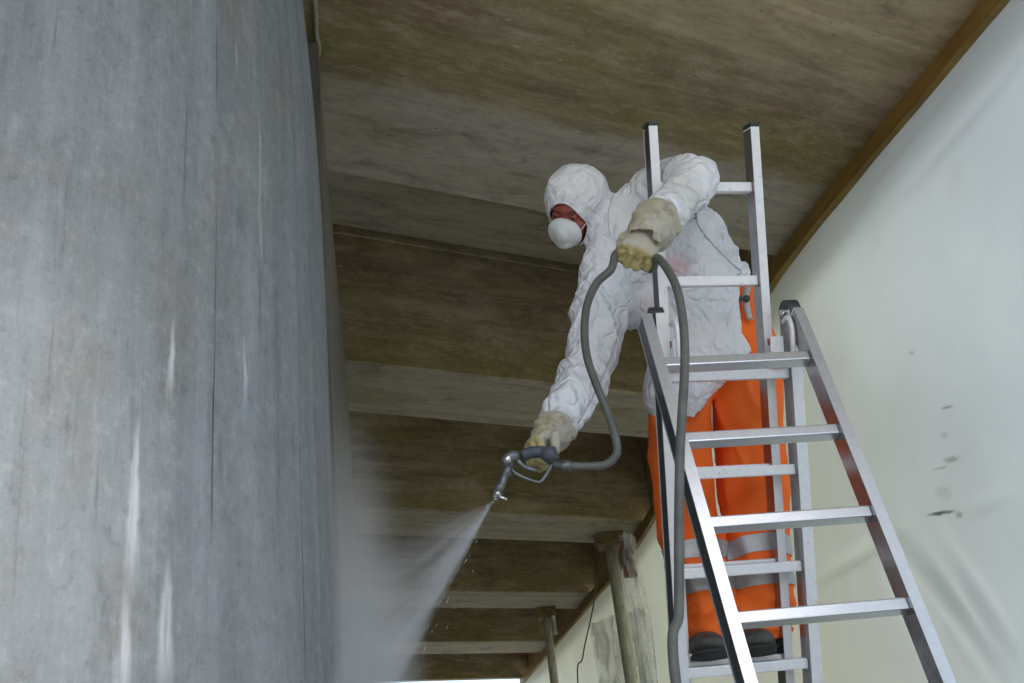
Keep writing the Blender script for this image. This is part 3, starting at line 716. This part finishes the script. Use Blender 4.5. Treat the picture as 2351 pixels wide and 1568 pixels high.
def suit_fn(p, n):
    q = p + V((noise.noise(p * 6), noise.noise(p * 6 + V((9, 0, 0))), noise.noise(p * 6 + V((0, 9, 0))))) * .03
    def crease(v, f): return max(0.0, 1 - abs(noise.noise(v * f)) * 3.2) ** 2
    rg_ = .8 + 2.2 * max(0, noise.noise(p * 3.1 + V((11, 2, 5))) + .15)
    h = rg_ * .0095 * crease(V((q.x + q.z * .5, q.y, q.z * .5 - q.x * .4)), 5.5) + rg_ * .0045 * crease(V((q.x - q.z * .6, q.y + 3, q.z * .6)), 11) - .003 * crease(q + V((0, 7, 0)), 19) + .007 * noise.noise(p * 5) - .006
    for (s_, e_, w_) in limbR:      # folds across the sleeves, tight at elbow and wrist
        t, d = seg_near(p, e_, w_)
        if d < .11:
            h += .010 * (abs(math.sin(t * 17 + 3.5 * noise.noise(p * 9))) - .5) * (.3 + t) * (.55 + noise.noise(p * 7 + V((3, 3, 3)))) - (.009 if t > .82 else 0) 
        if d < .11 and .6 < t < .85: h += .011 * (t - .6) * 2.2 * (abs(math.sin(t * 34 + 4 * noise.noise(p * 14))) - .5)
        t2, d2 = seg_near(p, s_, e_)
        if d2 < .11: h += .010 * (abs(math.sin(t2 * 13 + 4 * noise.noise(p * 8))) - .5) * (.35 + abs(t2 - .3)) * (.55 + noise.noise(p * 6 + V((5, 1, 3))))
    hp = HF.inverted() @ p
    if hp.length < .17: h = h * .35 + .004 * (ridge(V((hp.x, hp.y * 2.2, hp.z)), 14) - .5)
    return h
crumple(tm, suit_fn)
def cut(me, fn):
    b = bmesh.new(); b.from_mesh(me); dl = [f for f in b.faces if fn(f.calc_center_median())]
    bmesh.ops.delete(b, geom=dl, context='FACES'); b.to_mesh(me); b.free()
def in_face(p):
    q = HF.inverted() @ p
    return q.y > .022 and (q.x / .064) ** 2 + ((q.z + .030) / .088) ** 2 < 1
hem_n = None
def below_hem(p):
    d = p - CAMPOS; d = d / d.dot(cf); x = CX + FPX * d.dot(cr); y = CY - FPX * d.dot(cu)
    return y > (958 if x < 1595 else 955 - (x - 1595) * 1.15) + 6 * noise.noise(p * 20)
cut(tm, lambda p: in_face(p) or (p.z < 3.2 and (HF.inverted() @ p).length > .3 and (p - wrR).length > .4 and below_hem(p)))
bvh_b = bmesh.new(); bvh_b.from_mesh(tm)
# rim loop of the hood opening
bvh_b.edges.ensure_lookup_table()
be = [e for e in bvh_b.edges if e.is_boundary and (e.verts[0].co - head).length < .2]
adj = {}
for e in be:
    for a, c in ((0, 1), (1, 0)): adj.setdefault(e.verts[a].index, []).append(e.verts[c].index)
loops = []; seen = set()
for st in adj:
    if st in seen: continue
    lp = [st]; seen.add(st); cur = st
    while True:
        nx = [k for k in adj[cur] if k not in seen]
        if not nx: break
        cur = nx[0]; seen.add(cur); lp.append(cur)
    loops.append(lp)
lp = max(loops, key=len); bvh_b.verts.ensure_lookup_table(); rim = [bvh_b.verts[i].co.copy() for i in lp]
for _ in range(12): rim = [(rim[i - 1] + rim[i] * 2 + rim[(i + 1) % len(rim)]) / 4 for i in range(len(rim))]
SUIT_BVH = BVHTree.FromBMesh(bvh_b); bvh_b.free()
G_ = [(atY(1550, 610, 2.95), .075, (0.80, 0.40, 0.42), .55), (atY(1500, 720, 3.0), .09, (0.66, 0.44, 0.44), .45), (wrL, .10, (0.55, 0.53, 0.45), .7), (wrR, .09, (0.55, 0.53, 0.45), .6),  # pink tints on the front, beige-grey ones on cuffs and forearm
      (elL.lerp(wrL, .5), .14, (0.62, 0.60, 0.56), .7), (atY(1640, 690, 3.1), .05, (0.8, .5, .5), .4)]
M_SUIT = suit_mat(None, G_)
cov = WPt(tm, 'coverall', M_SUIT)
sol = cov.modifiers.new('thickness', 'SOLIDIFY'); sol.thickness = .003; sol.offset = -1
obj('hood_rim', tube_bm(rim, .0035, 8, closed=True), M_SUIT, cov, True)
def on_suit(px, py):
    d = ray(px, py).normalized(); h = SUIT_BVH.ray_cast(CAMPOS, d); return h[0] - d * .0005 if h[0] else None
def seam(pts, r=.0032):
    q = [on_suit(*p[:2]) for p in catmull([V((x, y, 0)) for x, y in pts], 12)]; q = [p for p in q if p]
    for _ in range(2): q = [q[0]] + [(q[i - 1] + q[i] * 2 + q[i + 1]) / 4 for i in range(1, len(q) - 1)] + [q[-1]]
    if len(q) > 3: obj('seam', tube_bm(q, r, 6), M_SEAM, cov, True)
seam([(1598, 488), (1604, 520), (1640, 565), (1680, 605), (1702, 622)]); seam([(1702, 626), (1680, 640), (1640, 647)])
seam([(1425, 745), (1405, 810), (1375, 880), (1350, 930), (1312, 990)], .0030)
seam([(1412, 440), (1402, 462), (1396, 500), (1400, 540)], .0014)

# trousers
P_ = Blob()
P_.chain([pelvis + V((.045, .03, -.02)), hipL], [(.13), .096]).chain([pelvis + V((.045, .03, -.02)), hipR], [.13, .112])
P_.chain([atY(1706, 690, 3.24), atY(1708, 790, 3.27)], [.072, .095])
P_.chain([hipL, knL, anL], [.098, .094, .084]).chain([hipR, knR, anR], [.108, .098, .088])
pm = P_.mesh('trousers', .0085, 6)
def trs(p, n):
    q = p + V((noise.noise(p * 5), noise.noise(p * 5 + V((4, 0, 0))), 0)) * .04
    low = max(0, min(1, (2.55 - p.z) / .35))
    return .013 * max(0., 1 - abs(noise.noise(V((q.x, q.y, q.z * .35)) * 7)) * 3.5) ** 2 + .010 * low * max(0., 1 - abs(noise.noise(V((q.x * .5 + q.z, q.y, q.z * 1.6)) * 8)) * 3) + .010 * (ridge(V((q.x, q.y, q.z * .6)), 9) - .5) + .012 * low * (ridge(V((q.x * .6, q.y * .6, q.z * 1.6)), 12) - .5) + .006 * noise.noise(p * 6)
crumple(pm, trs)
cut(pm, lambda p: p.z < min(anL.z, anR.z) - .05)
tro = WPt(pm, 'trousers', M_ORANGE)
sol = tro.modifiers.new('thickness', 'SOLIDIFY'); sol.thickness = .003; sol.offset = -1
# reflective bands sewn round each shin
def imgy(p):
    d = p - CAMPOS; d = d / d.dot(cf); return CX + FPX * d.dot(cr), CY - FPX * d.dot(cu)
def shell(me, z0, z1, fn, off, name, mat, parent):
    b = bmesh.new(); b.from_mesh(me); tilt = V((.06, 0, 1)).normalized()
    for z, inner in ((z0, True), (z1, False)):
        bmesh.ops.bisect_plane(b, geom=b.verts[:] + b.edges[:] + b.faces[:], plane_co=(0, 0, z), plane_no=(0, 0, 1), clear_inner=inner, clear_outer=not inner)
    bmesh.ops.delete(b, geom=[f for f in b.faces if not fn(f.calc_center_median())], context='FACES')
    b.normal_update()
    for v in b.verts: v.co += v.normal * off
    return obj(name, b, mat, parent, True)
zb = lambda y: atY(1690, y, 3.24).z
for y0, y1 in ((1232, 1272), (1312, 1346)):
    z1, z0 = zb(y0), zb(y1)
    for leg, (k_, a_) in (('l', (knL, anL)), ('r', (knR, anR))):
        other = (knR, anR) if leg == 'l' else (knL, anL)
        shell(pm, z0, z1, lambda p: seg_near(p, k_, a_)[1] < seg_near(p, *other)[1], .004, 'reflective_band', M_BAND, tro)
# brace buckle and strap at the hip
q = atY(1705, 690, 3.13)
obj('brace_strap', tube_bm(catmull([atY(1716, 660, 3.15), atY(1712, 690, 3.14), atY(1722, 735, 3.16)], 6), .011, 8), M_BAND, tro, True)
for px in (1696, 1713):
    q = atY(px, 688, 3.11); obj('buckle', tube_bm([q, q - V((0, .012, 0))], .011, 14), M_BLACK, tro, True)

# boots on the rung
def boot(an, toe_px, label=None):
    toe = toe_px; heel = V((an.x, an.y + .06, toe.z + .012)); 
    b = Blob().chain([an + V((0, 0, .05)), an + V((0, .01, -.02)), heel + V((0, 0, .03))], [.052, .05, .046]).chain([heel + V((0, 0, .028)), toe + V((0, .05, .034)), toe + V((0, .005, .026))], [.044, (.054, .048, .036), (.050, .038, .028)])
    me = b.mesh('boot', .006, 5); crumple(me, lambda p, n: .003 * noise.noise(p * 25))
    o = WPt(me, 'boot', M_BOOT)
    s = Blob().chain([heel + V((0, 0, -.002)), toe + V((0, .05, .000)), toe + V((0, -.002, .000))], [(.046, .046, .014), (.056, .048, .012), (.053, .042, .012)])
    s_ = s.mesh('sole', .005, 2); s_.shade_smooth(); link_mesh('sole', s_, M_SOLE, o)
rg = PB + dB * SB * 3
def on_rung(px): 
    f = max(0, min(1, (px - 1572) / 278)); return rg + WB * wB * f
tl_, tr_ = on_rung(1632), on_rung(1745)
boot(anL, tl_ + V((0, -.03, .045))); boot(anR, tr_ + V((0, -.03, .045)))

# mask
mk = Blob()
mk.ell(Hp(0, .098, -.044), (.058, .032, .052), HF).ell(Hp(0, .120, -.040), (.026, .020, .034), HF).ell(Hp(0, .106, -.072), (.034, .028, .022), HF).ell(Hp(0, .104, -.012), (.020, .022, .018), HF)
mm = mk.mesh('face_mask', .004, 6); cut(mm, lambda p: (HF.inverted() @ p).y < .068)
WPt(mm, 'face_mask', M_MASK); mko = wk.children[-1] if False else [o for o in COL.objects if o.name.startswith('face_mask')][0]
sol = mko.modifiers.new('thickness', 'SOLIDIFY'); sol.thickness = .002
for s in (-1, 1):
    obj('strap', tube_bm(catmull([Hp(s * .044, .085, -.045), Hp(s * .062, .062, -.02), Hp(s * .078, .03, .0)], 5), .0025, 6), M_ELASTIC, mko, True)
obj('nose_clip', tube_bm(catmull([Hp(-.02, .112, -.012), Hp(0, .124, -.008), Hp(.02, .112, -.012)], 5), .003, 6), M_MASK, mko, True)

# gloved hands.  frame: X across the knuckles, Y out of the back of the hand, Z from wrist to knuckles
def hand(wrist, D, back, across_sign, arm_dir, grip, name='glove', thumb_side=-1, spread=.024, cuff=.06, cr0=.039):
    Z = D.normalized(); Y = (back - Z * back.dot(Z)).normalized(); X = Y.cross(Z) * across_sign
    F = Matrix((X, Y, Z)).transposed().to_4x4(); F.translation = wrist
    h = Blob(); f = lambda x, y, z: F @ V((x, y, z))
    h.ell(f(0, 0, .045), (.050, .024, .052), F).ell(f(0, .004, .072), (.049, .020, .026), F).ell(f(0, 0, .01), (.034, .026, .035), F)
    L = [.040, .044, .041, .033]; yk = 0
    for i in range(4):
        x = (-1.5 + i) * spread; p = [f(x * .9, .0, .075)]
        ang = 0.0; cur = V((x, .002, .088 - (.006 if i in (0, 3) else 0))); p.append(F @ cur)
        for k in range(3):
            ang += grip[k]; ln = L[i] * (1, .72, .55)[k]
            cur = cur + V((0, -math.sin(ang), math.cos(ang))) * ln; p.append(F @ cur)
        h.chain(p, [.0125, .0125, .0115, .011, .0098], .4)
    ts = thumb_side
    h.chain([f(ts * .030, -.006, .025), f(ts * .052, -.020, .050), f(ts * .048, -.045, .070), f(ts * .030, -.060, .080)], [.018, .016, .0135, .012], .4)
    me = h.mesh(name, .003, 2); crumple(me, lambda p, n: .003 * (ridge(p, 45) - .5) + .002 * noise.noise(p * 60))
    g = WPt(me, name, M_GLOVE); me.materials.append(M_GLOVE2.m); Fi = F.inverted()
    for pg in me.polygons:
        if (Fi @ pg.center).z > .088: pg.material_index = 1
    # gauntlet cuff, loose and gathered over the sleeve
    A = arm_dir.normalized(); b = bmesh.new(); rings = []; up = A.orthogonal().normalized(); sd_ = A.cross(up)
    n, m_ = 40, 22
    for j in range(m_):
        t = j / (m_ - 1); c = wrist + Z * .03 * (1 - t) + A * (-.03 + (cuff + .03) * t); rr = cr0 + .025 * t ** .7
        ring = []
        for i in range(n):
            a = 2 * math.pi * i / n; q = V((math.cos(a), math.sin(a), t * 3))
            r_ = rr + .011 * noise.noise(q * 2.3 + V((0, 0, t * 3))) + .004 * math.sin(t * 22 + 3 * noise.noise(q * 1.5)) 
            ring.append(b.verts.new(c + (up * math.cos(a) + sd_ * math.sin(a)) * r_))
        rings.append(ring)
    for j in range(m_ - 1):
        for i in range(n): b.faces.new((rings[j][i], rings[j][(i + 1) % n], rings[j + 1][(i + 1) % n], rings[j + 1][i]))
    c_ = obj('cuff', b, M_GLOVE, g, True); s_ = c_.modifiers.new('thickness', 'SOLIDIFY'); s_.thickness = .003
    return F
FL = hand(wrL, (atY(1450, 600, 2.43) - wrL), bkv + .45 * cu, 1, (elL - wrL), (1.15, 1.25, .9), spread=.025, thumb_side=-1)
FR = hand(wrR, (atY(1192, 1042, 2.70) - wrR), (cu * .75 - cr * .45 - bkv * .35), 1, (fmR - wrR), (1.05, 1.2, .9), spread=.021, thumb_side=1, cuff=.035, cr0=.030)

# ================================================================== SPRAY GUN
gY = 2.64
gunP = lambda x, y, Y=gY: atY(x, y, Y)
gun = empty('spray_gun', gunP(1235, 1050)); tag(gun, 'dark metal high-pressure spray gun held low in the worker\'s gloved hand', 'spray gun')
def GP(n, b, m, sm=True): return local(gun, obj(n, b, m, gun, sm))
GP('grip', tube_bm(catmull([gunP(1196, 1048), gunP(1225, 1038), gunP(1255, 1040), gunP(1274, 1060)], 6), [.010] + [.016] * 16 + [.013, .012], 14), M_GUN)
GP('rear_body', tube_bm([gunP(1238, 1036), gunP(1262, 1042), gunP(1272, 1060)], [.014, .024, .017], 14), M_GUN)
GP('front_block', tube_bm([gunP(1192, 1048), gunP(1176, 1046), gunP(1166, 1054), gunP(1166, 1074)], [.012, .016, .017, .013], 14), M_STEEL)
GP('side_knob', tube_bm([gunP(1172, 1058), gunP(1160, 1052, gY - .02)], [.010, .012], 12), M_CHROME)
nz = gunP(1136, 1146)
GP('lance', tube_bm([gunP(1168, 1068), gunP(1163, 1088), gunP(1160, 1090), gunP(1152, 1112), gunP(1150, 1114), gunP(1143, 1130)], [.012, .012, .009, .009, .011, .011], 14), M_STEEL)
GP('nozzle', tube_bm([gunP(1143, 1130), nz], [.012, .006], 14), M_CHROME)
b = bmesh.new(); bmesh.ops.create_uvsphere(b, u_segments=14, v_segments=10, radius=.008); b.transform(Matrix.Translation(gunP(1142, 1133, gY - .012))); GP('nozzle_ball', b, M_CHROME)
GP('nozzle_lever', tube_bm([gunP(1142, 1138, gY - .008), gunP(1164, 1147, gY - .008)], [.005, .0035], 8), M_CHROME)
GP('trigger_guard', tube_bm(catmull([gunP(1268, 1066), gunP(1256, 1086), gunP(1240, 1106), gunP(1218, 1102), gunP(1190, 1090), gunP(1174, 1078)], 7), .0045, 8), M_STEEL)
GP('trigger', tube_bm(catmull([gunP(1188, 1056), gunP(1205, 1072), gunP(1230, 1080)], 6), .006, 8), M_STEEL)
GP('hose_connector', tube_bm([gunP(1270, 1064), gunP(1290, 1069), gunP(1292, 1069), gunP(1312, 1070)], [.012, .012, .015, .014], 14), M_STEEL)

# ================================================================== HOSE
hp = [(1300, 1069, 2.64), (1345, 1071, 2.64), (1392, 1066, 2.64), (1416, 1040, 2.63), (1412, 1000, 2.62), (1392, 940, 2.60), (1368, 880, 2.58), (1348, 820, 2.55), (1342, 760, 2.52), (1348, 700, 2.49), (1370, 650, 2.46), (1403, 618, 2.45),
      'fist', (1508, 592, 2.42), (1532, 618, 2.36), (1553, 660, 2.34), (1566, 720, 2.33), (1572, 790, 2.32), (1571, 870, 2.31), (1566, 950, 2.30), (1561, 1050, 2.29), (1559, 1200, 2.27), (1559, 1400, 2.24), (1556, 1600, 2.2)]
fp = sorted([FL @ V((x, -.036, .088)) for x in (-.05, 0, .05)], key=lambda p: p.x)
pts = []
for p in hp:
    if p == 'fist': pts += fp
    else: pts.append(atY(*p))
last = pts[-1]
pts += [V((last.x - .01, last.y - .02, 1.0)), V((last.x - .03, last.y - .1, .3)), V((last.x - .1, last.y - .35, .03)), V((last.x - .5, last.y - .9, .02)), V((last.x - .9, last.y - 2.4, .02))]
hose = obj('spray_hose', tube_bm(catmull(pts, 10), .0108, 14), M_HOSE, None, True)
tag(hose, 'grey-green rubber hose looping from the spray gun through the raised glove and down', 'hose')

# ================================================================== WATER SPRAY (real volume of droplets)
def spray_obj(name, apex, axis, side, length, hw, ht, dens, label, streak=True):
    Z = axis.normalized(); X = (side - Z * side.dot(Z)).normalized(); Y = Z.cross(X)
    F = Matrix((X, Y, Z)).transposed().to_4x4(); F.translation = apex
    b = bmesh.new(); rings = []
    for j in range(13):
        z = .004 + length * (j / 12); k = z / length
        rings.append([b.verts.new((hw * k * math.cos(a) + .003 * math.cos(a), (ht * k + .003) * math.sin(a), z)) for a in [2 * math.pi * i / 40 for i in range(40)]])
    for j in range(12):
        for i in range(40): b.faces.new((rings[j][i], rings[j][(i + 1) % 40], rings[j + 1][(i + 1) % 40], rings[j + 1][i]))
    b.faces.new(rings[0][::-1]); b.faces.new(rings[-1])
    m = bpy.data.materials.new(name + '_droplets'); m.use_nodes = True; q = Mat.__new__(Mat); q.m = m; q.t = m.node_tree; q._tc = None
    q.t.nodes.clear(); out = q.n('ShaderNodeOutputMaterial'); vol = q.n('ShaderNodeVolumePrincipled'); q.l(vol.outputs[0], out.inputs['Volume'])
    vol.inputs['Color'].default_value = (.93, .96, 1, 1); vol.inputs['Anisotropy'].default_value = 0.1
    c = q.coord('Object'); x, y, z = q.sep(c)
    zz = q.math('MAXIMUM', z, .01); ax = q.math('DIVIDE', x, zz); ay = q.math('DIVIDE', y, zz)
    cb = q.n('ShaderNodeCombineXYZ'); q.l(ax, cb.inputs[0]); q.l(ay, cb.inputs[1]); q.l(q.math('MULTIPLY', z, .5), cb.inputs[2])
    st = q.noise(cb.outputs[0], 9, 4, .6)
    s0 = hw / length
    ax = q.math('ADD', ax, q.math('MULTIPLY', q.math('SUBTRACT', q.noise(c, 14, 4, .7), .45), s0 * .22))
    # crisp on the side away from the column, fading towards it
    edge = q.math('MULTIPLY', q.ss(ax, s0, s0 * .86), q.ss(ax, -s0, s0 * .35, .06, 1))
    rim = q.ss(ax, s0 * .2, s0 * .85, .55, 1.3)
    ydrop = q.ss(q.math('ABSOLUTE', ay), ht / length, ht / length * .2)
    far = q.ss(z, length, length * .75)
    d = q.math('DIVIDE', dens, q.math('ADD', z, .03))
    d = q.math('MULTIPLY', q.math('MULTIPLY', d, edge), q.math('MULTIPLY', ydrop, q.math('MULTIPLY', rim, q.math('MULTIPLY', far, q.ss(st, .32, .68,   .12, 1.5)))))
    q.l(d, vol.inputs['Density'])
    me = bpy.data.meshes.new(name); b.to_mesh(me); b.free(); o = bpy.data.objects.new(name, me); COL.objects.link(o); me.materials.append(m)
    o.matrix_world = F; tag(o, label, 'spray', kind='stuff'); return o
a0 = nz; e1 = atY(930, 1530, 2.62); e2 = atY(815, 1270, 2.75)
L1, L2 = (e1 - a0), (e2 - a0)
axis = (L1.normalized() + L2.normalized()).normalized(); side = (L1.normalized() - L2.normalized())
half = math.tan(L1.angle(L2) / 2); LEN = 1.05
spray_obj('water_spray', a0, axis, side, LEN, half * LEN, .20 * LEN, 5.5, 'white fan of water spray shooting from the gun nozzle onto the column')
# drifting mist where the jet breaks on the column
def mist(name, c, rad, dens, label):
    b = bmesh.new(); bmesh.ops.create_icosphere(b, subdivisions=3, radius=1)
    m = bpy.data.materials.new(name + '_droplets'); m.use_nodes = True; q = Mat.__new__(Mat); q.m = m; q.t = m.node_tree; q._tc = None
    q.t.nodes.clear(); out = q.n('ShaderNodeOutputMaterial'); vol = q.n('ShaderNodeVolumePrincipled'); q.l(vol.outputs[0], out.inputs['Volume'])
    vol.inputs['Color'].default_value = (.93, .96, 1, 1)
    c_ = q.coord('Object'); vm = q.n('ShaderNodeVectorMath', operation='LENGTH'); q.l(c_, vm.inputs[0])
    n = q.noise(c_, 1.8, 3, .5); d = q.math('MULTIPLY', q.ss(vm.outputs['Value'], 1.0, .1), q.math('MULTIPLY', q.ss(n, .3, .7, .35, 1.3), dens))
    q.l(d, vol.inputs['Density'])
    me = bpy.data.meshes.new(name); b.to_mesh(me); b.free(); o = bpy.data.objects.new(name, me); COL.objects.link(o); me.materials.append(m)
    o.location = c; o.scale = rad; tag(o, label, 'mist', kind='stuff'); return o
mist('spray_mist', atY(790, 1560, 3.1), (.26, .75, .95), 2.6, 'pale mist drifting low beside the column where the spray hits it')

# scattered droplets flying round the jet
rnd = random.Random(5); b = bmesh.new(); right_ = side.normalized()
for i in range(650):
    z = LEN * rnd.random() ** .7 * .98; k = half * z
    u = (rnd.gauss(.75, .30)) * k; v = rnd.gauss(0, .10) * z
    p = a0 + axis * z + right_ * u + axis.cross(right_) * v; d = (p - a0).normalized(); r = rnd.uniform(.0002, .0006); L = rnd.uniform(.002, .010)
    o = d.orthogonal().normalized(); o2 = d.cross(o)
    ring = [b.verts.new(p + (o * math.cos(t) + o2 * math.sin(t)) * r) for t in (0, 2.094, 4.189)]; A = b.verts.new(p - d * L); B2 = b.verts.new(p + d * L * .5)
    for t in range(3): b.faces.new((ring[t], ring[(t + 1) % 3], A)); b.faces.new((ring[(t + 1) % 3], ring[t], B2))
tag(obj('spray_droplets', b, plain('water_drop', (.8, .84, .87), (.75, .8, .83), .1, bump=0)), 'fine flying droplets scattered along the jet of water', 'droplets', kind='stuff')
